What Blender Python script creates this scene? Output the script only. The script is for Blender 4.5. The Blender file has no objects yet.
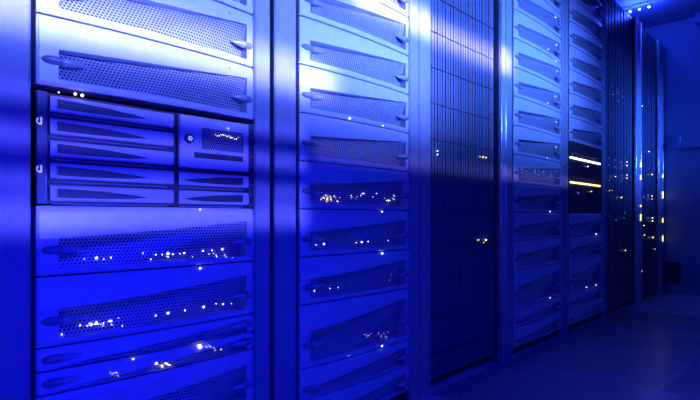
import bpy, math, random
from mathutils import Vector
random.seed(7)
S = bpy.context.scene
C = S.collection
PI = math.pi
# ------------------------------------------------------------------ camera, world, exposure
F = 515.0                      # focal length in pixels of the 700 x 400 frame
TH = math.atan(485.0 / F)      # aisle vanishing point lies 485 px right of centre
D, H = 1.07, 0.64              # distance from the rack fronts, height above the floor
cam_d = bpy.data.cameras.new('camera'); cam = bpy.data.objects.new('camera', cam_d); C.objects.link(cam)
cam_d.sensor_width = 36; cam_d.lens = 36 * F / 700; cam_d.shift_y = 17 / 700
cam_d.clip_start = 0.02
cam.location = (D, 0, H); cam.rotation_euler = (PI / 2, 0, TH)
S.camera = cam
w = bpy.data.worlds.new('world'); S.world = w; w.use_nodes = True
w.node_tree.nodes['Background'].inputs[0].default_value = (0.004, 0.008, 0.2, 1)
w.node_tree.nodes['Background'].inputs[1].default_value = 0.3
S.view_settings.view_transform = 'Standard'; S.view_settings.look = 'None'
S.view_settings.gamma = 1; S.view_settings.use_curve_mapping = False
S.view_settings.exposure = 0.0
BLUE = (0.004, 0.004, 1.0)
PALE = (0.20, 0.22, 1.0)
SKY = (0.06, 0.17, 1.0)
HAZE = (0.09, 0.10, 1.0)
# light bars added out of view across the aisle to throw bands: y0, y1, z, beam degrees, power, colour, where
ADDED_BARS = [
    (-0.75, 1.05, 1.035, 4.2, 4.6, PALE, 'at server grille height opposite the nearest rack'),
    (1.15, 2.20, 1.335, 4.0, 3.2, (0.30, 0.28, 1.0), 'topmost, opposite the slatted door'),
    (-0.50, 1.70, 1.15, 16, 11.0, (0.10, 0.17, 1.0), 'wide beam, opposite the two nearest racks'),
    (1.05, 2.95, 1.42, 30, 20.0, SKY, 'wide beam, farthest down the aisle'),
    (-0.75, 0.95, 0.872, 1.6, 0.25, HAZE, 'thin beam, opposite the blade chassis top'),
    (-0.75, 0.95, 0.789, 1.6, 0.30, HAZE, 'thin beam, opposite the blade chassis middle'),
    (-0.75, 0.95, 0.706, 1.4, 0.22, HAZE, 'thin beam, opposite the lower blades'),
    (-0.75, 0.95, 0.645, 2.6, 0.75, HAZE, 'thin beam, opposite the blade chassis foot'),
    (1.00, 3.30, 0.835, 2.4, 0.24, PALE, 'thin beam, opposite the glowing switches'),
    (3.70, 4.95, 1.25, 32, 10.0, (0.03, 0.12, 1.0), 'opposite the two dark far cabinets'),
    (-0.90, 0.90, 0.55, 44, 4.6, BLUE, 'lowest, deep blue, beside the camera'),
]
# ceiling light panels added out of view to brighten the row: x, y, size x, size y, power, colour
ADDED_PANELS = [(1.70, 0.75, 0.6, 1.2, 32, BLUE, 'almost above the camera'), (1.75, 2.05, 0.6, 1.2, 2, BLUE, 'opposite the slatted door'),
          (1.75, 3.75, 0.6, 1.2, 5, (0.006, 0.05, 1.0), 'nearest the back wall')]

# ------------------------------------------------------------------ materials
def mat(name, col, rough=0.4, metal=0.0, noise=0.06, scale=40.0, emit=None, es=0.0, bump=0.0, spec=0.5):
    m = bpy.data.materials.new(name); m.use_nodes = True
    nt = m.node_tree; b = nt.nodes['Principled BSDF']
    b.inputs['Roughness'].default_value = rough; b.inputs['Metallic'].default_value = metal
    b.inputs['Specular IOR Level'].default_value = spec
    if noise > 0:
        tc = nt.nodes.new('ShaderNodeTexCoord'); nz = nt.nodes.new('ShaderNodeTexNoise')
        nz.inputs['Scale'].default_value = scale; nz.inputs['Detail'].default_value = 4
        nt.links.new(tc.outputs['Object'], nz.inputs['Vector'])
        rp = nt.nodes.new('ShaderNodeValToRGB')
        rp.color_ramp.elements[0].position = 0.3; rp.color_ramp.elements[1].position = 0.7
        rp.color_ramp.elements[0].color = tuple(c * (1 - noise) for c in col) + (1,)
        rp.color_ramp.elements[1].color = tuple(min(1, c * (1 + noise)) for c in col) + (1,)
        nt.links.new(nz.outputs['Fac'], rp.inputs['Fac']); nt.links.new(rp.outputs['Color'], b.inputs['Base Color'])
        if bump:
            bp = nt.nodes.new('ShaderNodeBump'); bp.inputs['Strength'].default_value = bump
            bp.inputs['Distance'].default_value = 0.002
            nt.links.new(nz.outputs['Fac'], bp.inputs['Height']); nt.links.new(bp.outputs['Normal'], b.inputs['Normal'])
    else:
        b.inputs['Base Color'].default_value = col + (1,)
    if emit:
        b.inputs['Emission Color'].default_value = emit + (1,); b.inputs['Emission Strength'].default_value = es
    return m
M = {
    'silver': mat('silver_paint', (0.62, 0.64, 0.68), 0.42, 0.1),
    'grille': mat('grille_metal', (0.60, 0.62, 0.66), 0.28, 0.4),
    'handle': mat('handle_plastic', (0.46, 0.47, 0.52), 0.28, 0.2),
    'grip': mat('grip_plastic', (0.26, 0.26, 0.31), 0.3, 0.1),
    'frame': mat('rack_frame_paint', (0.32, 0.33, 0.37), 0.55, 0.0, spec=0.15),
    'post': mat('post_aluminium', (0.50, 0.51, 0.55), 0.35, 0.25),
    'bead': mat('polished_bead', (0.80, 0.82, 0.86), 0.25, 0.6),
    'slat': mat('door_slat_metal', (0.17, 0.17, 0.20), 0.40, 0.0),
    'door': mat('dark_door_metal', (0.11, 0.11, 0.14), 0.35, 0.2),
    'dark': mat('dark_metal', (0.05, 0.05, 0.06), 0.4, 0.2),
    'chassis': mat('chassis_metal', (0.07, 0.07, 0.08), 0.5, 0.2),
    'black': mat('black_void', (0.008, 0.008, 0.010), 0.6, 0.0),
    'wall': mat('wall_paint', (0.16, 0.26, 0.42), 0.6, 0.0, 0.08, 6, bump=0.1),
    'ceil': mat('ceiling_paint', (0.22, 0.28, 0.42), 0.55, 0.0, 0.06, 8),
    'tile': mat('floor_tile_laminate', (0.45, 0.46, 0.50), 0.18, 0.0, 0.10, 30),
    'vent': mat('vent_tile_metal', (0.42, 0.43, 0.48), 0.22, 0.2, 0.10, 30),
    'white': mat('white_print', (0.85, 0.86, 0.9), 0.5, 0, 0),
    'chrome': mat('chrome', (0.85, 0.86, 0.9), 0.08, 1.0, 0),
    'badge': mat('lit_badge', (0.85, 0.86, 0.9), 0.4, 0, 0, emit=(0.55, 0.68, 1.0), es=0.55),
    'ledw': mat('led_white', (1, 1, 1), 0.4, 0, 0, emit=(0.80, 0.90, 1.0), es=3.5),
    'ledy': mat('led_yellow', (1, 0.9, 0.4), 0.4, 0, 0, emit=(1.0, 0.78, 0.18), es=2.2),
    'ledr': mat('led_red', (1, 0.5, 0.4), 0.4, 0, 0, emit=(1.0, 0.45, 0.40), es=3),
    'ledb': mat('led_blue', (0.3, 0.5, 1), 0.4, 0, 0, emit=(0.20, 0.38, 1.0), es=1.0),
    'added_lamp': mat('added_lamp_diffuser', (0.9, 0.9, 1), 0.4, 0, 0, emit=(0.004, 0.010, 1.0), es=0.35),  # glowing faces of the added bars and panels
    'bulb': mat('spot_bulb', (0.9, 0.9, 1), 0.4, 0, 0, emit=(0.55, 0.75, 1.0), es=8),
    'star': mat('led_amber_bright', (1, 0.9, 0.5), 0.4, 0, 0, emit=(1.0, 0.85, 0.35), es=8),
}

# ------------------------------------------------------------------ mesh helpers
class MB:
    def __init__(s): s.v = []; s.f = []
    def face(s, pts):
        n = len(s.v); s.v += [tuple(p) for p in pts]; s.f.append(tuple(range(n, n + len(pts)))); return s
    def box(s, x0, x1, y0, y1, z0, z1, c=0.0):
        """a box with optional chamfer c on its vertical edges and rim"""
        if c <= 0:
            n = len(s.v)
            s.v += [(x0, y0, z0), (x1, y0, z0), (x1, y1, z0), (x0, y1, z0), (x0, y0, z1), (x1, y0, z1), (x1, y1, z1), (x0, y1, z1)]
            s.f += [tuple(n + i for i in q) for q in ((3, 2, 1, 0), (4, 5, 6, 7), (0, 1, 5, 4), (1, 2, 6, 5), (2, 3, 7, 6), (3, 0, 4, 7))]
            return s
        n = len(s.v)
        ring = lambda d, z: [(x0 + c + d - c, y0 + c, z), (x0 + c, y0 + d, z), (x1 - c, y0 + d, z), (x1 - d, y0 + c, z),
                             (x1 - d, y1 - c, z), (x1 - c, y1 - d, z), (x0 + c, y1 - d, z), (x0 + d, y1 - c, z)]
        s.v += ring(0, z0) + ring(0, z1)
        for i in range(8):
            j = (i + 1) % 8; s.f.append((n + i, n + j, n + 8 + j, n + 8 + i))
        s.f.append(tuple(n + i for i in range(7, -1, -1))); s.f.append(tuple(n + 8 + i for i in range(8)))
        return s
    def tube(s, a, b, r, seg=8, r2=None):
        a, b = Vector(a), Vector(b); d = (b - a).normalized(); r2 = r if r2 is None else r2
        u = d.cross(Vector((0, 0, 1)) if abs(d.z) < 0.9 else Vector((1, 0, 0))).normalized(); v = d.cross(u)
        n = len(s.v)
        for p, q in ((a, r), (b, r2)):
            for k in range(seg):
                t = 2 * PI * k / seg; s.v.append(tuple(p + u * (q * math.cos(t)) + v * (q * math.sin(t))))
        for k in range(seg):
            j = (k + 1) % seg; s.f.append((n + k, n + j, n + seg + j, n + seg + k))
        s.f.append(tuple(n + k for k in range(seg - 1, -1, -1))); s.f.append(tuple(n + seg + k for k in range(seg)))
        return s
    def grid(s, P):
        n = len(s.v); R, K = len(P), len(P[0])
        for row in P: s.v += [tuple(p) for p in row]
        for i in range(R - 1):
            for j in range(K - 1):
                s.f.append((n + i * K + j, n + i * K + j + 1, n + (i + 1) * K + j + 1, n + (i + 1) * K + j))
        return s
    def hexes(s, cells, fn, R, ratio):
        """perforated sheet: one ring of six quads for each cell; fn(a, b) -> point"""
        for a, b in cells:
            n = len(s.v)
            for k in range(6):
                t = PI / 6 + k * PI / 3
                s.v.append(fn(a + R * math.cos(t), b + R * math.sin(t)))
            for k in range(6):
                t = PI / 6 + k * PI / 3
                s.v.append(fn(a + ratio * R * math.cos(t), b + ratio * R * math.sin(t)))
            for k in range(6):
                j = (k + 1) % 6; s.f.append((n + k, n + j, n + 6 + j, n + 6 + k))
        return s
    def mesh(s, name, m, smooth=False):
        me = bpy.data.meshes.new(name); me.from_pydata(s.v, [], s.f); me.materials.append(M[m])
        if smooth:
            for p in me.polygons: p.use_smooth = True
        me.update(); return me
def obj(name, me, parent=None, loc=(0, 0, 0), kind=None):
    o = bpy.data.objects.new(name, me); C.objects.link(o); o.location = loc
    if parent: o.parent = parent
    if kind: o['kind'] = kind
    return o
def thing(name, label, cat, loc=(0, 0, 0), group=None, scale=(1, 1, 1)):
    o = obj(name, None, None, loc); o.empty_display_size = 0.05; o.scale = scale
    o['label'] = label; o['category'] = cat
    if group: o['group'] = group
    return o
def onplane(px, py):
    """photo measurement -> (y, z) on the common front plane of the racks"""
    u = (px - 350) / F; t = D / (math.sin(TH) - math.cos(TH) * u)
    return t * (math.cos(TH) + math.sin(TH) * u), H + (217 - py) / F * t
def hexcells(a0, a1, b0, b1, R):
    out = []; dx = R * math.sqrt(3); dz = 1.5 * R; j = 0; b = b0
    while b < b1:
        a = a0 + (dx / 2 if j % 2 else 0)
        while a < a1: out.append((a, b)); a += dx
        b += dz; j += 1
    return out

# ------------------------------------------------------------------ the room
XW, YW, ZC, XR, Y0 = -1.05, 5.02, 2.28, 2.35, -1.6
def struct(name, mb, m): return obj(name, mb.mesh(name, m), None, (0, 0, 0), 'structure')
struct('wall_left', MB().box(XW - 0.1, XW, Y0 - 0.1, YW + 0.1, -0.1, ZC + 0.1), 'wall')
wall_back = struct('wall_back', MB().box(XW, XR, YW, YW + 0.1, -0.1, ZC + 0.1), 'wall')
struct('wall_right', MB().box(XR, XR + 0.1, Y0 - 0.1, YW + 0.1, -0.1, ZC + 0.1), 'wall')
struct('wall_front', MB().box(XW, XR, Y0 - 0.1, Y0, -0.1, ZC + 0.1), 'wall')
struct('ceiling', MB().box(XW, XR, Y0, YW, ZC, ZC + 0.1), 'ceil')
floor = struct('floor', MB().box(XW, XR, Y0, YW, -0.10, -0.045), 'black')
TS = 0.6
plain = MB().box(0.0015, TS - 0.0015, 0.0015, TS - 0.0015, -0.03, 0.0).mesh('floor_tile', 'tile')
vb = MB()
R = 0.0075
vb.hexes([c for c in hexcells(0.012, 0.592, 0.012, 0.592, R)], lambda a, b: (a, b, -0.0005), R, 0.60)
for q in ((0.0015, 0.5985, 0.0015, 0.01), (0.0015, 0.5985, 0.59, 0.5985), (0.0015, 0.01, 0.01, 0.59), (0.59, 0.5985, 0.01, 0.59)):
    vb.box(*q, -0.03, 0.0)
vent = vb.mesh('vent_tile', 'vent')
for i in range(-2, 4):
    for j in range(-3, 8):
        x, y = i * TS - 0.0, 2.15 - 0.6 + (j - 2) * TS
        if x >= XR or y >= YW or y < Y0 - 0.4: continue
        perf = i in (0, 1) and 2 <= j <= 5
        obj('vent_tile' if perf else 'floor_tile', vent if perf else plain, floor, (x, y, 0))
sk = obj('baseboard_back', MB().box(0.03, XR, YW - 0.015, YW, 0, 0.09).mesh('baseboard', 'wall'), None, (0, 0, 0), 'structure')

# ------------------------------------------------------------------ racks
RACKS = []     # y0, y1 of the unit bay
def upright(parent, y0, y1, x=0.0, m='frame', depth=0.05, h=2.1, z0=0.0, c=0.004):
    mb = MB(); mb.box(x - depth, x, y0, y1, z0, h, c); return obj('upright', mb.mesh('upright', m), parent)
def cabinet(label, ya, yb, bay=None, x=0.0, z_cover=None, group='server racks in the row'):
    yc = (ya + yb) / 2
    r = thing('server_rack', label, 'server rack', (0, yc, 0), group)
    a, b = ya - yc, yb - yc
    def bx(name, m, *q): return obj(name, MB().box(*q).mesh(name, m), r)
    bx('side_panel', 'frame', -0.85, x - 0.052, a + 0.002, a + 0.022, 0.03, 2.08)
    bx('side_panel', 'frame', -0.85, x - 0.052, b - 0.022, b - 0.002, 0.03, 2.08)
    bx('top_panel', 'frame', -0.85, x - 0.002, a + 0.002, b - 0.002, 2.08, 2.10)
    bx('plinth', 'dark', -0.85, x - 0.02, a + 0.004, b - 0.004, 0.0, 0.03)
    bx('rear_door', 'dark', -0.86, -0.85, a + 0.01, b - 0.01, 0.03, 2.08)
    if bay:
        upright(r, a + 0.001, bay[0] - yc - 0.007, x); upright(r, bay[1] - yc + 0.006, b - 0.001, x)
        if z_cover: 
            z = z_cover
            while z + 0.05 < 2.08:
                h = min(0.1334, 2.078 - z)
                bx('blanking_panel', 'silver', x - 0.03, x - 0.008, bay[0] - yc, bay[1] - yc, z + 0.001, z + h - 0.001); z += h
    return r
U = 0.04445
W0 = 0.487
BAY1 = (0.293, 0.780); BAY2 = (0.931, 1.432); BAY4 = (2.222, 2.785); BAY5 = (2.899, 3.452)
rack1 = cabinet('silver grey rack nearest the camera, holding the chassis with five narrow blades', 0.13, 0.836, BAY1, z_cover=1.2865)
rack2 = cabinet('silver grey rack directly right of the nearest one, full of grille servers', 0.848, 1.492, BAY2, z_cover=1.465)
obj('blanking_panel', MB().box(-0.03, -0.008, BAY1[0] - 0.483, BAY1[1] - 0.483, 0.043, 0.174).mesh('blanking_panel', 'silver'), rack1)
rack4 = cabinet('silver grey rack just right of the recessed slatted door, full of servers', 2.152, 2.840, BAY4, z_cover=1.865)
rack5 = cabinet('silver grey rack holding the dark switches with glowing port rows', 2.842, 3.530, BAY5, z_cover=1.9985)

# ------------------------------------------------------------------ grille fronted servers
SPEC = {   # lip height at left and right (fraction from the top), grille bottom
    3: (0.47, 0.24, 0.90), 4: (0.42, 0.16, 0.91), 2: (0.60, 0.20, 0.92), 1: (0.84, 0.22, 0.955)}
SL, SR = 0.077, 0.952
def bow(s): return 0.011 * (1 - (2 * s - 1) ** 2)
def lipf(n, s):
    l, r, b = SPEC[n]; k = min(1, max(0, (s - SL) / (SR - SL)))
    return l + (r - l) * (0.75 * k + 0.25 * k * k)
def brow_x(n, s, f):
    """front surface of the smooth fascia"""
    l = lipf(n, s); k = min(1, f / l)
    e = 0.004 * (1 - min(1, f * n * U / 0.006)) + 0.004 * (1 - min(1, (1 - f) * n * U / 0.005))
    p = 0.003 * k if f <= l else 0.001
    return bow(s) + p - e
def grille_x(n, s, f):
    h = n * U; l = lipf(n, s); b = SPEC[n][2]; k = (s - SL) / (SR - SL)
    crease = l + (b - l) * min(1.15, 1.5 * (1 - k))
    d = abs(f - crease) * h
    sl = 0.42 if f < crease else 0.32
    dep = sl * (math.sqrt(d * d + 0.004 ** 2) - 0.004)
    return bow(s) - 0.002 - min(dep, 0.03)
KITS = {}
def kit(n):
    if n in KITS: return KITS[n]
    h = n * U - 0.0030; l0, r0, gb = SPEC[n]
    P = lambda s, f, x: (x, (s - 0.5) * W0, h * (1 - f))
    fb = MB()
    ss = [0, 0.012, 0.05, SL] + [SL + (SR - SL) * k / 24 for k in range(1, 24)] + [SR, 0.985, 1]
    fr = [0, 0.02, 0.05] + [k / 5 for k in range(1, 6)]
    brow = [[P(s, lipf(n, s) * t, brow_x(n, s, lipf(n, s) * t) - (0.004 if s in (0, 1) else 0)) for s in ss] for t in fr]
    fb.grid(brow[::-1])
    bot = [[P(s, gb + (1 - gb) * t, brow_x(n, s, min(1, gb + 0.001 + (1 - gb) * t)) - (0.004 if s in (0, 1) else 0)) for s in ss] for t in (0, 0.4, 0.75, 1)]
    fb.grid(bot[::-1])
    for sec in ([s for s in ss if s <= SL], [s for s in ss if s >= SR]):
        g = []
        for t in [k / 6 for k in range(7)]:
            g.append([P(s, lipf(n, s) + (gb - lipf(n, s)) * t, bow(s) + (0.003 * (1 - t / 0.16) if t < 0.16 else 0.001) - (0.004 if s in (0, 1) else 0)) for s in sec])
        fb.grid(g[::-1])
    mid = [s for s in ss if SL <= s <= SR]
    lip_o = [P(s, lipf(n, s), brow_x(n, s, lipf(n, s))) for s in mid]
    lip_i = [P(s, lipf(n, s) - 0.012, grille_x(n, s, lipf(n, s)) - 0.006) for s in mid]
    fb.grid([lip_o, lip_i])
    fb.grid([[P(s, gb + 0.005, grille_x(n, s, gb) - 0.008) for s in mid], [P(s, gb, bow(s) + 0.001) for s in mid]])
    for s0 in (SL, SR):
        tt = [lipf(n, s0) + (gb - lipf(n, s0)) * k / 6 for k in range(7)]
        fb.grid([[P(s0, f, bow(s0) + 0.003) for f in tt], [P(s0, f, grille_x(n, s0, f) - 0.004) for f in tt]])
    # returns along the four outer edges
    fb.grid([[P(s, 0, brow_x(n, s, 0)) for s in ss], [P(s, 0, -0.04) for s in ss]])
    fb.grid([[P(s, 1, -0.04) for s in ss], [P(s, 1, brow_x(n, s, 1)) for s in ss]])
    for s0 in (0, 1):
        ff = [k / 6 for k in range(7)]
        fb.grid([[P(s0, f, bow(s0) + 0.003) for f in ff], [P(s0, f, -0.04) for f in ff]])
    R = 0.0043
    cells = []
    for a, b in hexcells(SL * W0 - 0.002, SR * W0 + 0.002, 0.0, h, R):
        s = a / W0; f = 1 - b / h
        if lipf(n, s) - 0.6 * R / h < f < gb + 0.6 * R / h and R * 0.9 < b < h - R: cells.append((a, b))
    gr = MB().hexes(cells, lambda a, b: (grille_x(n, a / W0, 1 - b / h), a - W0 / 2, b), R, 0.56)
    ch = MB().box(-0.62, -0.038, -W0 / 2 + 0.012, W0 / 2 - 0.012, 0.001, h - 0.001)
    # latch handle: a bullet, blunt outside and pointed towards the middle
    hr = min(0.0085, 0.32 * h)
    def bullet(flip, parts):
        mb = MB(); L = 0.085 if not flip else 0.062
        prof = [(0, 0.05), (0.03, 0.45), (0.09, 0.8), (0.18, 0.98), (0.42, 1.0), (0.44, 0.9), (0.46, 1.0), (0.62, 0.86), (0.8, 0.55), (0.93, 0.22), (1, 0.04)]
        prof = prof[:5] if parts == 'grip' else prof[4:]
        g = []
        for t, r in prof:
            y = t * L * (-1 if flip else 1)
            g.append([(0.011 * r * math.sin(PI * k / 10), y, hr * r * math.cos(PI * k / 10)) for k in range(11)])
        mb.grid(g); return mb
    fz = 0.635 if n >= 2 else 0.5
    kd = dict(h=h, fascia=fb.mesh('fascia', 'silver'), grille=gr.mesh('grille', 'grille'), chassis=ch.mesh('chassis', 'chassis'),
              hl=bullet(False, 'tail').mesh('handle', 'handle', True), gl=bullet(False, 'grip').mesh('grip', 'grip', True),
              hr=bullet(True, 'tail').mesh('handle', 'handle', True), gr=bullet(True, 'grip').mesh('grip', 'grip', True),
              hz=h * (1 - fz))
    KITS[n] = kd; return kd
screw_me = MB().tube((-0.002, 0, 0), (0.0012, 0, 0), 0.0026, 8).mesh('screw', 'grip')
SERVERS = []
def server(n, bay, z, label, group, screw=True):
    k = kit(n); yc = (bay[0] + bay[1]) / 2; sy = (bay[1] - bay[0]) / W0
    t = thing('server', label, 'server', (0, yc, z), group, (1, sy, 1))
    obj('fascia', k['fascia'], t); obj('grille', k['grille'], t); obj('chassis', k['chassis'], t)
    for side, s in (('l', 0.016), ('r', 0.99)):
        hd = obj('handle', k['h' + side], t, (bow(s) + 0.002, (s - 0.5) * W0, k['hz']))
        obj('grip', k['g' + side], hd)
    if screw and n >= 2:
        s = 0.845; obj('screw', screw_me, t, (brow_x(n, s, 0.12), (s - 0.5) * W0, k['h'] * 0.86))
    SERVERS.append((t, n, bay, z, sy)); return t
ORD = ['lowest', 'second', 'third', 'fourth', 'fifth', 'sixth', 'seventh', 'eighth', 'ninth', 'tenth', 'eleventh', 'twelfth', 'thirteenth', 'fourteenth', 'fifteenth']
B = 0.664
KIND = {1: 'slim silver server', 2: 'low silver server', 3: 'silver server with swooping grille', 4: 'tall silver server with broad grille'}
def column(bay, zs, where, group, labels=None):
    """zs: list of (z, units) from the bottom up"""
    for i, (z, n) in enumerate(zs):
        o = ORD[i] + ('' if i == 0 else ' from bottom')
        server(n, bay, z, labels[i] if labels else '%s, %s, %s' % (KIND[n], o, where), group)
up = lambda a, b: [(B + 3 * U * k, 3) for k in range(a, b + 1)]
low3 = [(B - 6 * U, 3), (B - 3 * U, 3)]
low422 = [(B - 14 * U, 2), (B - 12 * U, 2), (B - 10 * U, 4)]
E1 = B + 5 * U
column(BAY1, [(E1, 3), (E1 + 3 * U, 3), (E1 + 6 * U, 3)], '', 'servers above the blade chassis', [
    'pale silver server resting directly on top of the chassis of narrow blades',
    'palest server, second above the chassis of blades in the nearest rack',
    'silver server cut off by the top edge, third above the blade chassis'])
column(BAY1, [(B - 11 * U, 3), (B - 8 * U, 1), (B - 7 * U, 1), (B - 6 * U, 3), (B - 3 * U, 3)], '', 'servers below the blade chassis', [
    'server cut off by the bottom edge, right under the two slim servers',
    'lower slim server of the nearest rack, with the brightest amber light',
    'upper of the two slim servers in the nearest rack',
    'blue-lit silver server directly above the two slim servers in the nearest rack',
    'blue-lit silver server directly below the chassis of blades'])
column(BAY2, low422 + low3 + up(0, 5), 'second rack from left', 'servers in the second rack')
column(BAY4, low422 + low3 + up(0, 8), 'rack right of slatted door', 'servers in the rack after the slatted door')
ABOVE = ['first', 'second', 'third', 'fourth', 'fifth', 'sixth', 'seventh']
column(BAY5, up(3, 9), '', 'servers above the glowing switches', ['silver server with swooping grille, %s above the black network switches' % a for a in ABOVE])
column(BAY5, low422 + low3, 'under the black network switches', 'servers below the glowing switches')

# ------------------------------------------------------------------ blade chassis of the nearest rack
CY = (BAY1[0] + BAY1[1]) / 2; CZ = B
bc = thing('blade_chassis', 'five-row blade chassis with tapered vents and a round lock, nearest rack', 'blade chassis', (0, CY, CZ))
CHH = 5 * U - 0.013; hw = W0 / 2
obj('casing', MB().box(-0.62, -0.006, -hw + 0.002, hw - 0.002, 0.001, CHH).mesh('casing', 'dark'), bc)
yL = lambda px: onplane(px, 200)[0] - CY
ya, yb_, yc_, yd = yL(49), yL(172), yL(177.5), yL(247)
st = obj('side_strip', MB().box(-0.005, 0.004, -hw, ya - 0.003, 0.001, CHH, 0.002).mesh('side_strip', 'door'), bc)
# printed emblem on the left strip: an open loop with an upright stroke, twice
def emblem(z):
    mb = MB(); o = 0.0047; pts = []
    for k in range(11):
        t = PI * (0.62 + 0.98 * k / 10); pts.append((0.0052 * math.cos(t), 0.0065 * math.sin(t)))
    for a, b in zip(pts[:-1], pts[1:]):
        q = lambda p, s: (o, p[0] * s, z + p[1] * s)
        mb.face([q(a, 1), q(b, 1), q(b, 0.6), q(a, 0.6)])
    mb.box(0.004, o, 0.0018, 0.0046, z - 0.0060, z + 0.0072)
    mb.box(0.004, o, 0.0, 0.0040, z - 0.0065, z - 0.005)
    return obj('emblem', mb.mesh('emblem', 'badge'), st, (0, yL(38.5), 0))
emblem(onplane(38, 121)[1] - CZ); emblem(onplane(38, 169)[1] - CZ)
obj('edge_light', MB().box(0.003, 0.0048, yL(44.8), yL(45.4), 0.008, 0.058).mesh('edge_light', 'white'), st)
RH = CHH / 5
def teardrop(y0, y1, z0, z1, rev=False, curve=1.0):
    """outline of a tapered vent: blunt at y0, pointed at y1"""
    top, bot = [], []
    for k in range(13):
        t = k / 12; y = y0 + (y1 - y0) * t; hgt = (z1 - z0) * (1 - t ** 2.2) ** 0.9
        mid = z0 + (z1 - z0) * (0.5 - 0.25 * t * curve)
        top.append((y, mid + hgt / 2)); bot.append((y, mid - hgt / 2))
    return top, bot
def blade(y0, y1, r, v0, v1, nm='blade'):
    zb, zt = r * RH + 0.0055, (r + 1) * RH - 0.0055
    mb = MB()
    # plate with softly rolled top and bottom rims
    pr = [(-0.005, zb), (0.004, zb + 0.0006), (0.007, zb + 0.003), (0.008, (zb + zt) / 2), (0.0075, zt - 0.004), (0.005, zt - 0.0008), (-0.005, zt)]
    mb.grid([[(x, y0, z) for x, z in pr], [(x, y1, z) for x, z in pr]])
    mb.face([(x, y0, z) for x, z in pr]); mb.face([(x, y1, z) for x, z in pr][::-1])
    p = obj(nm, mb.mesh(nm, 'silver'), bc)
    top, bot = teardrop(v0, v1, zb + 0.007, zt - 0.0065)
    vb = MB(); g = [[(0.0083, a[0], a[1]) for a in top], [(0.0083, a[0], a[1]) for a in bot]]
    if v1 < v0: g = g[::-1]
    vb.grid(g)
    obj('vent', vb.mesh('vent', 'dark'), p)
    R = 0.0032; cells = []
    lo, hi = min(v0, v1), max(v0, v1)
    for a, b in hexcells(lo, hi, zb, zt, R):
        i = min(11, max(0, int(abs(a - v0) / abs(v1 - v0) * 12)))
        if bot[i][1] + 0.001 < b < top[i][1] - 0.001: cells.append((a, b))
    obj('vent_mesh', MB().hexes(cells, lambda a, b: (0.0088, a, b), R, 0.72).mesh('vent_mesh', 'door'), p)
    # pull rod lying in the slot under the plate
    obj('pull_rod', MB().tube((0.001, y0 + 0.004, r * RH + 0.0005), (0.001, y1 - 0.012, r * RH + 0.0005), 0.0016, 6).mesh('pull_rod', 'grip'), p)
    return p
for r in range(5):
    blade(ya, yb_, r, yL(56), yL(147))
for r in range(2):
    blade(yc_, yd, r, yL(241), yL(181))
cz0, cz1 = 2 * RH + 0.004, CHH - 0.004
cm = obj('control_module', MB().box(-0.005, 0.009, yc_, yd, cz0, cz1, 0.003).mesh('control_module', 'silver'), bc)
z_ = lambda px, py: onplane(px, py)[1] - CZ
win = obj('display_window', MB().box(0.008, 0.0098, yL(200), yL(241), z_(220, 151), z_(220, 131)).mesh('display_window', 'black'), cm)
cells = hexcells(yL(200.5), yL(240.5), z_(220, 150.5), z_(220, 131.5), 0.0032)
obj('display_mesh', MB().hexes(cells, lambda a, b: (0.0103, a, b), 0.0032, 0.7).mesh('display_mesh', 'handle'), cm)
lk = obj('lock', MB().tube((0.008, yL(187), z_(187, 139)), (0.015, yL(187), z_(187, 139)), 0.012, 20, 0.010).mesh('lock', 'door'), cm)
kk = MB().tube((0.014, yL(187), z_(187, 139)), (0.0165, yL(187), z_(187, 139)), 0.0058, 16, 0.005)
obj('lock_core', kk.mesh('lock_core', 'badge'), lk)
obj('keyhole', MB().box(0.0155, 0.0170, yL(187) - 0.001, yL(187) + 0.001, z_(187, 139) - 0.003, z_(187, 139) + 0.003).mesh('keyhole', 'black'), lk)
obj('tray_slot', MB().box(0.008, 0.0094, yL(192), yL(241), z_(215, 160), z_(215, 154.5)).mesh('tray_slot', 'dark'), cm)
obj('toggle', MB().tube((0.009, yL(213), z_(213, 150)), (0.018, yL(215.5), z_(213, 155)), 0.0014, 6).mesh('toggle', 'white'), cm)
rs = obj('side_strip', MB().box(-0.005, 0.004, yd + 0.003, hw, 0.001, CHH, 0.002).mesh('side_strip', 'door'), bc)
for q in range(8):
    z = 0.012 + q * (CHH - 0.02) / 8
    obj('strip_window', MB().box(0.0035, 0.0052, yd + 0.006, hw - 0.003, z, z + 0.017).mesh('strip_window', 'dark'), rs)

# ------------------------------------------------------------------ switches with glowing port rows
def switch(z, label, bar, n=3):
    yc = (BAY5[0] + BAY5[1]) / 2; hw5 = (BAY5[1] - BAY5[0]) / 2; h = n * U - 0.0016
    t = thing('network_switch', label, 'network switch', (0, yc, z), 'dark switches in the fifth rack')
    obj('body', MB().box(-0.5, -0.004, -hw5 + 0.002, hw5 - 0.002, 0.001, h, 0.003).mesh('body', 'dark'), t)
    for s in (-1, 1):
        obj('ear', MB().box(-0.003, 0.001, s * hw5 - (0.022 if s > 0 else 0), s * hw5 + (0.022 if s < 0 else 0), 0.002, h - 0.001).mesh('ear', 'chassis'), t)
    for row in range(2):
        z1 = 0.018 + row * 0.05
        obj('port_bank', MB().box(-0.004, 0.002, -hw5 + 0.03, hw5 - 0.06, z1, z1 + 0.022).mesh('port_bank', 'chassis'), t)
    if bar:
        mb = MB(); N = 26
        for k in range(N):
            y = -hw5 + 0.012 + k * (2 * hw5 - 0.05) / N
            mb.box(-0.002, 0.006, y, y + 0.6 * (2 * hw5) / N, bar - 0.001, bar + 0.0085)
        obj('port_lights', mb.mesh('port_lights', 'ledy' if z < 0.9 else 'ledw'), t, (0, 0, 0), 'stuff')
    return t
switch(B + 6 * U, 'black network switch with the upper glowing row of port lights', 0.036)
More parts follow.
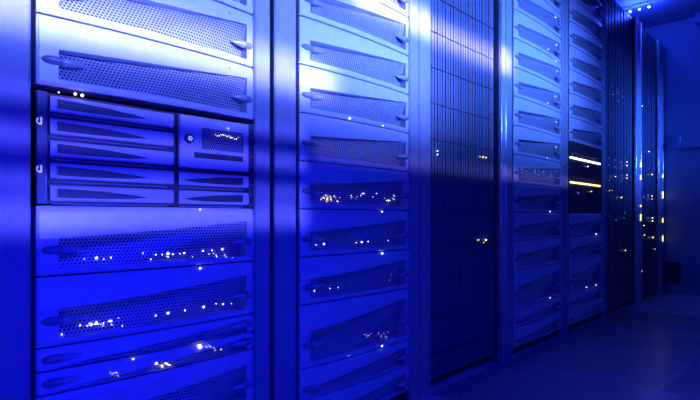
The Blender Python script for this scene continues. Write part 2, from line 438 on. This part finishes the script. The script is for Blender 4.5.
switch(B + 3 * U, 'black network switch with the lower glowing row of port lights', 0.032)
switch(B, 'unlit black network switch below the two glowing port rows', None)

# ------------------------------------------------------------------ cabinets with recessed doors
def door_cabinet(label, ya, yb, rec, dm, nsl, streaks=False):
    r = cabinet(label, ya, yb, None, -rec - 0.02)
    yc = (ya + yb) / 2; a, b = ya - yc, yb - yc
    d = obj('door', MB().box(-rec - 0.02, -rec - 0.006, a + 0.003, b - 0.003, 0.035, 2.098).mesh('door', dm), r)
    mb = MB(); st = (b - a - 0.03) / nsl
    for k in range(nsl):
        y = a + 0.015 + k * st
        mb.box(-rec - 0.006, -rec + (-0.003 if k % 3 else -0.0015), y, y + st * 0.7, 0.05, 2.085)
    obj('slats', mb.mesh('slats', dm), d, (0, 0, 0), 'stuff')
    z = B - 12 * U
    while z < 2.05 and streaks:
        obj('blur_streak', MB().box(-rec - 0.006, -rec + 0.002, a + 0.012, b - 0.012, z - 0.0012, z + 0.0012).mesh('blur_streak', 'dark'), d); z += 3 * U  # thin dark bars stand in for blurred streaks of the neighbouring seams
    return r
rack3 = door_cabinet('recessed grey cabinet with a vertical slat door between two server racks', 1.572, 2.088, 0.02, 'slat', 26, True)
# pale trim at the right flank of rack 2 and the bright post left of rack 4
def post(y0, y1, label, x=0.0, depth=0.14, x1=0.0, ridge=True, cm_='slat', pm='post'):
    t = thing('post', label, 'post', (0, (y0 + y1) / 2, 0), 'bright metal posts of the row'); hw = (y1 - y0) / 2
    obj('core', MB().box(x - depth, x + x1 - 0.014, -hw + 0.001, hw - 0.001, 0.0, 2.098).mesh('core', cm_), t)
    obj('profile', MB().box(x + x1 - 0.014, x + x1, -hw, hw, 0.0, 2.1, 0.005).mesh('profile', pm), t)
    if ridge:
        for s in (-1, 1):
            obj('bead', MB().tube((x + x1 - 0.002, s * (hw - 0.008), 0.004), (x + x1 - 0.002, s * (hw - 0.008), 2.095), 0.0070, 12).mesh('bead', 'bead', True), t)
    return t
post(1.4975, 1.5685, 'pale vertical metal post left of the recessed slatted door', -0.002, 0.11, 0, False, pm='frame')
post3 = post(2.093, 2.149, 'bright vertical metal post right of the recessed slatted door', 0.0, 0.13, 0.004)
rack6 = door_cabinet('dark closed cabinet left of the first bright post, scattered lights on its door', 3.534, 4.155, 0.004, 'door', 9)
post6 = post(4.165, 4.315, 'tall bright post between the two dark far cabinets', 0.0, 0.10, 0.012, cm_='door')
rack7 = door_cabinet('dark closed cabinet farthest down the row, against the back wall', 4.322, 4.822, 0.004, 'door', 8)
post7 = post(4.83, 4.99, 'bright post at the far end of the row beside the back wall', 0.0, 0.10, 0.012)

# ------------------------------------------------------------------ indicator lights
def uv(m, r):
    key = (m, r)
    if key not in LEDM:
        mb = MB(); g = []
        for i in range(5):
            p = PI * i / 4 * 0.999 + 0.0005
            g.append([(r * math.sin(p) * math.cos(2 * PI * k / 8), r * math.sin(p) * math.sin(2 * PI * k / 8), r * math.cos(p)) for k in range(9)])
        mb.grid(g); LEDM[key] = mb.mesh('led', m)
    return LEDM[key]
LEDM = {}
def led(px, py, c='ledw', r=0.0022, parent=None, x=None):
    Y, Z = onplane(px, py)
    if parent is None:
        for t, n, bay, z, sy in SERVERS:
            if bay[0] < Y < bay[1] and z <= Z < z + n * U:
                yl = (Y - t.location.y) / sy; s = yl / W0 + 0.5; f = 1 - (Z - z) / (n * U)
                if SL < s < SR and lipf(n, s) < f < SPEC[n][2]: xx = grille_x(n, s, f) + 0.001
                else: xx = brow_x(n, s, min(0.99, f)) if f < lipf(n, s) else bow(s) + 0.001
                return obj('led', uv(c, round(r * 0.78, 5)), t, (xx, yl, min(n * U - 0.004 - r, max(r + 0.001, Z - z))))
        return None
    l = parent.location
    return obj('led', uv(c, r), parent, (x if x is not None else 0.004, Y - l.y, Z - l.z))
# chassis
for q in ((74, 94.5, 'ledr', 0.0030), (81, 96, 'ledw', 0.0030), (57.5, 93, 'ledr', 0.0016)):
    led(*q, bc, 0.0065)
for k in range(13):
    led(213 + k * 1.9, 135.5 + 0.25 * k + random.uniform(-1.2, 1.6), 'ledw' if k % 3 else 'ledy', random.uniform(0.0008, 0.0016), bc, 0.0108)
led(226, 129, 'ledw', 0.0014, bc, 0.0108)
# lights on the fascias and behind the grilles
for q in ((198, 209.5, 'ledw', 0.0026), (198, 268, 'ledw', 0.0026), (197.5, 344.5, 'star', 0.0055), (131, 358, 'ledy', 0.0026),
          (97, 258, 'ledw', 0.0030), (104, 259, 'ledw', 0.0012), (111, 257.5, 'ledw', 0.0016), (85, 259, 'ledw', 0.0010), (166, 253.5, 'ledw', 0.0036),
          (154, 254.5, 'ledw', 0.0018), (142, 253, 'ledw', 0.0012), (149, 259, 'ledw', 0.0012), (183, 253, 'ledw', 0.0024), (203, 251, 'ledw', 0.0020),
          (213, 250.5, 'ledw', 0.0018), (224.5, 249.5, 'ledw', 0.0026), (171, 254, 'ledw', 0.0014), (160, 254.5, 'ledw', 0.0014),
          (97, 323, 'ledw', 0.0030), (111, 321, 'ledw', 0.0026), (81, 325.5, 'ledw', 0.0018), (104, 323, 'ledw', 0.0012), (62.5, 334.5, 'ledw', 0.0016),
          (88, 326, 'ledw', 0.0014), (154, 315, 'ledw', 0.0018), (166, 312.5, 'ledw', 0.0030), (183.5, 310, 'ledw', 0.0020), (203.5, 307, 'ledw', 0.0030),
          (225, 304.5, 'ledw', 0.0020), (217, 304, 'ledw', 0.0014), (235, 304.5, 'ledw', 0.0012),
          (347, 119.5, 'ledw', 0.0040), (380.5, 126.5, 'ledw', 0.0022), (380.5, 168.5, 'ledw', 0.0026), (380, 211, 'ledw', 0.0028), (380, 253, 'ledw', 0.0034),
          (390, 200.5, 'ledw', 0.0032), (325, 244, 'ledw', 0.0026), (317.5, 245, 'ledw', 0.0014), (359.5, 242, 'ledw', 0.0032), (354.5, 242.5, 'ledw', 0.0016),
          (366, 241.5, 'ledw', 0.0022), (389.5, 240.5, 'ledw', 0.0016), (316, 291, 'ledw', 0.0020), (331, 288.5, 'ledw', 0.0014), (338.5, 287.5, 'ledw', 0.0014),
          (346, 355, 'ledy', 0.0016), (379.5, 345.5, 'ledw', 0.0036), (392, 274.5, 'ledy', 0.0014), (391, 280.5, 'ledy', 0.0014),
          (548, 211.5, 'ledw', 0.0032), (548, 238.5, 'ledw', 0.0024), (548, 297.5, 'ledy', 0.0045), (594.5, 234.5, 'ledw', 0.0042), (594.5, 211.5, 'ledb', 0.0036),
          (584.5, 287, 'ledr', 0.0046), (594.5, 285, 'ledy', 0.0046), (545, 158, 'ledw', 0.0026), (555, 17.5, 'ledw', 0.0030), (556, 45, 'ledw', 0.0034),
          (548, 49.5, 'ledw', 0.0030), (555, 61, 'ledw', 0.0034), (557, 71, 'ledw', 0.0028), (555, 96.5, 'ledw', 0.0030), (548, 103, 'ledw', 0.0026), (556, 122, 'ledw', 0.0026),
          (556, 147, 'ledw', 0.0026), (600, 5, 'ledb', 0.0040), (600, 25, 'ledb', 0.0036), (600, 46, 'ledb', 0.0036)):
    led(*q)
for k in range(16):   # amber cluster of the lower slim server
    led(random.gauss(163, 5), random.gauss(363, 1.6), 'ledy', random.choice((0.0012, 0.0018, 0.0028)))
for k in range(9): led(random.uniform(107, 117), random.uniform(371, 376), 'ledy', 0.0010)
for k in range(10): led(random.uniform(203, 222), random.uniform(343, 350), 'ledy', random.uniform(0.0008, 0.0015))
for k in range(16): led(random.gauss(97, 12), random.gauss(324, 2.2), 'ledw', random.uniform(0.0008, 0.0013))
for k in range(14): led(random.uniform(148, 232), random.uniform(0, 1) * 5 + 253 - 0.0, 'ledw', random.uniform(0.0007, 0.0012))
for k in range(26): led(random.gauss(331, 5), random.gauss(197.5, 2.4), 'ledy', random.uniform(0.0009, 0.0018))
for k in range(18): led(random.uniform(350, 398), random.uniform(193, 201), 'ledw', random.uniform(0.0008, 0.0014))
for k in range(16): led(random.uniform(360, 394), 338 - (1 if k % 2 else -1) * random.uniform(0, 2.5) - (k / 3.0), 'ledy', random.uniform(0.0007, 0.0012))
for k in range(18): led(random.uniform(521, 556), random.uniform(168, 178), 'ledb', 0.0022)
# switches
SW = [o for o in S.objects if o.name.startswith('network_switch')]
for px, py, c in ((588, 144, 'ledb'), (594, 146.5, 'ledb'), (587.5, 166.5, 'ledw'), (591, 191.5, 'ledy'), (578, 193, 'ledb')):
    Y, Z = onplane(px, py)
    for s in SW:
        if 0 <= Z - s.location.z < 3 * U: led(px, py, c, 0.0034, s, 0.002)
# far cabinets: shift along the aisle because their doors sit back from the common plane
def far_led(px, py, c, r, rk, xd):
    u = (px - 350) / F; t = (D - xd) / (math.sin(TH) - math.cos(TH) * u)
    Y = t * (math.cos(TH) + math.sin(TH) * u); Z = H + (217 - py) / F * t
    obj('led', uv(c, r), rk, (xd, Y - rk.location.y, Z - rk.location.z))
for px, py, c, r in ((612, 86, 'ledb', .004), (613, 94.5, 'ledb', .005), (618, 93, 'ledb', .004), (618.5, 101, 'ledb', .005), (623, 97, 'ledb', .004), (624, 103, 'ledb', .004), (617, 90, 'ledb', .003), (623, 91, 'ledb', .003),
                     (609, 158, 'ledb', .004), (609, 165, 'ledb', .004), (615, 160, 'ledb', .004), (615, 167, 'ledb', .004), (621, 162, 'ledb', .004), (621, 168, 'ledb', .004), (615.5, 176.5, 'ledw', .005), (609.5, 180, 'ledb', .004), (621, 181, 'ledb', .004),
                     (627, 162, 'ledy', .007), (627, 165.5, 'ledy', .007), (627, 175, 'ledy', .007), (627, 178, 'ledy', .007), (609.5, 190.5, 'ledy', .004), (612, 190.5, 'ledy', .003), (621.5, 197.5, 'ledy', .008),
                     (625, 213, 'ledb', .004), (616, 220, 'ledb', .004), (624, 218, 'ledb', .004), (625.5, 250.5, 'ledy', .006), (611, 267.5, 'ledy', .003)):
    far_led(px, py, c, r * 0.62, rack6, 0.006)
for px, py, c, r in ((642, 106, 'ledw', .007), (648.5, 102.5, 'ledb', .004), (649, 151.5, 'ledw', .006), (652, 174.5, 'ledy', .008), (649.5, 168, 'ledb', .004), (644, 197, 'ledb', .005), (648, 195, 'ledb', .005), (652, 196, 'ledw', .006), (652, 199, 'ledy', .006),
                     (652.5, 218, 'ledw', .007), (652.5, 221, 'ledw', .006), (644, 225.5, 'ledy', .007), (644.5, 235, 'ledy', .007), (653, 237.5, 'ledy', .009), (642, 271, 'ledy', .006), (655, 249, 'ledy', .005)):
    far_led(px, py, c, r * 0.62, rack7, 0.006)
# glowing boxes for yellow LED reflections on the posts, plus one real white LED
def glint_led(p, px, py, h, c):
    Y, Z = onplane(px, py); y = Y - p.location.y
    obj('post_glint_led', MB().box(0.010, 0.0165, y - 0.006, y + 0.006, Z - h / 2, Z + h / 2, 0.003).mesh('post_glint_led', c), p)
for py, h in ((165, 0.05), (177.5, 0.05), (217.5, 0.07), (206, 0.02)): glint_led(post6, 638.8, py, h * 0.7, 'ledy')
for py, h, c in ((195, 0.09, 'ledw'), (176, 0.05, 'ledy'), (220.5, 0.06, 'ledy'), (238.5, 0.08, 'ledy')): glint_led(post7, 661.0, py, h * 0.6, c)
for px, py, r, c in ((478.5, 240, .003, 'ledy'), (486, 240, .004, 'ledy'), (484, 242.5, .002, 'ledy'), (480, 156.5, .002, 'ledy'), (483, 157, .0035, 'ledy'), (486, 157.5, .003, 'ledy')):
    far_led(px, py, c, r, rack3, -0.017)
for px, py in ((437.5, 151), (437.5, 154.5)): far_led(px, py, 'ledw', .0025, rack3, -0.017)

# ------------------------------------------------------------------ back wall fittings and ceiling spots
tr = thing('cable_trunking', 'horizontal cable trunking on the back wall at chest height', 'trunking', (0, YW, 1.21))
obj('channel', MB().box(0.10, XR - 0.02, -0.05, -0.001, 0.0, 0.045).mesh('channel', 'wall'), tr)
obj('cover', MB().box(0.10, XR - 0.02, -0.058, -0.05, -0.004, 0.049).mesh('cover', 'wall'), tr)
obj('riser', MB().box(0.115, 0.135, -0.04, -0.001, 0.05, 0.11).mesh('riser', 'wall'), tr)
sb = thing('junction_box', 'small dark junction box low on the back wall beside the last post', 'junction box', (0.07, YW, 0.10))
obj('housing', MB().box(-0.04, 0.06, -0.05, -0.001, 0, 0.16, 0.004).mesh('housing', 'dark'), sb)
obj('lid', MB().box(-0.035, 0.055, -0.056, -0.05, 0.005, 0.155).mesh('lid', 'chassis'), sb)
cb = thing('ceiling_box', 'dark box under the ceiling at the upper right of back wall', 'box', (0.25, YW, 2.2))
obj('housing', MB().box(0, 0.5, -0.10, -0.001, 0, 0.078).mesh('housing', 'wall'), cb)
obj('front_lid', MB().box(0.01, 0.49, -0.106, -0.10, 0.008, 0.07).mesh('front_lid', 'wall'), cb)
sp = thing('ceiling_spotlight', 'small shining spotlight bar on the ceiling above the far cabinets', 'spotlight', (-0.02, 4.40, ZC))
obj('rail', MB().box(-0.12, 0.16, -0.014, 0.014, -0.018, -0.001).mesh('rail', 'post'), sp)
for x in (-0.065, 0.0, 0.065):
    h = obj('spot_head', MB().tube((x, 0, -0.018), (x, -0.01, -0.05), 0.009, 10, 0.012).mesh('spot_head', 'chrome'), sp)
    obj('bulb', MB().tube((x, -0.01, -0.05), (x, -0.011, -0.054), 0.009, 10, 0.006).mesh('bulb', 'bulb'), h)
    ld = bpy.data.lights.new('spot', 'POINT'); ld.energy = 3.5; ld.color = (0.02, 0.06, 1.0); ld.shadow_soft_size = 0.02
    obj('spot_light', ld, sp, (x, -0.02, -0.075))

# ------------------------------------------------------------------ lamps added out of view (opposite side and ceiling)
for i, (y0, y1, z, deg, pw, col, where) in enumerate(ADDED_BARS):
    t = thing('added_light_bar', 'added light bar, unseen on the opposite aisle wall, ' + where, 'light bar', (XR, (y0 + y1) / 2, z)); L = (y1 - y0) / 2
    obj('housing', MB().box(-0.05, -0.001, -L, L, -0.03, 0.03).mesh('housing', 'dark'), t)  # housing of the added light bar
    obj('added_diffuser', MB().box(-0.053, -0.05, -L + 0.01, L - 0.01, -0.015, 0.015).mesh('added_diffuser', 'added_lamp'), t)
    ld = bpy.data.lights.new('added_bar_light', 'AREA'); ld.shape = 'RECTANGLE'; ld.size = 2 * L; ld.size_y = 0.03
    ld.energy = pw; ld.color = col; ld.spread = math.radians(deg)
    o = obj('added_bar_light', ld, t, (-0.056, 0, 0)); o.rotation_euler = (PI / 2, 0, PI / 2)
for i, (x, y, sx, sy, pw, col, where) in enumerate(ADDED_PANELS):
    t = thing('added_ceiling_panel', 'flat blue light panel added on the ceiling out of view, ' + where, 'ceiling light', (x, y, ZC))
    obj('frame', MB().box(-sx / 2 - 0.02, sx / 2 + 0.02, -sy / 2 - 0.02, sy / 2 + 0.02, -0.03, -0.001).mesh('frame', 'frame'), t)  # frame of the added ceiling panel
    obj('added_diffuser', MB().box(-sx / 2, sx / 2, -sy / 2, sy / 2, -0.034, -0.03).mesh('added_diffuser', 'added_lamp'), t)
    ld = bpy.data.lights.new('added_panel_light', 'AREA'); ld.shape = 'RECTANGLE'; ld.size = sx; ld.size_y = sy; ld.energy = pw; ld.color = col; ld.spread = math.radians(112)
    obj('added_panel_light', ld, t, (0, 0, -0.04))
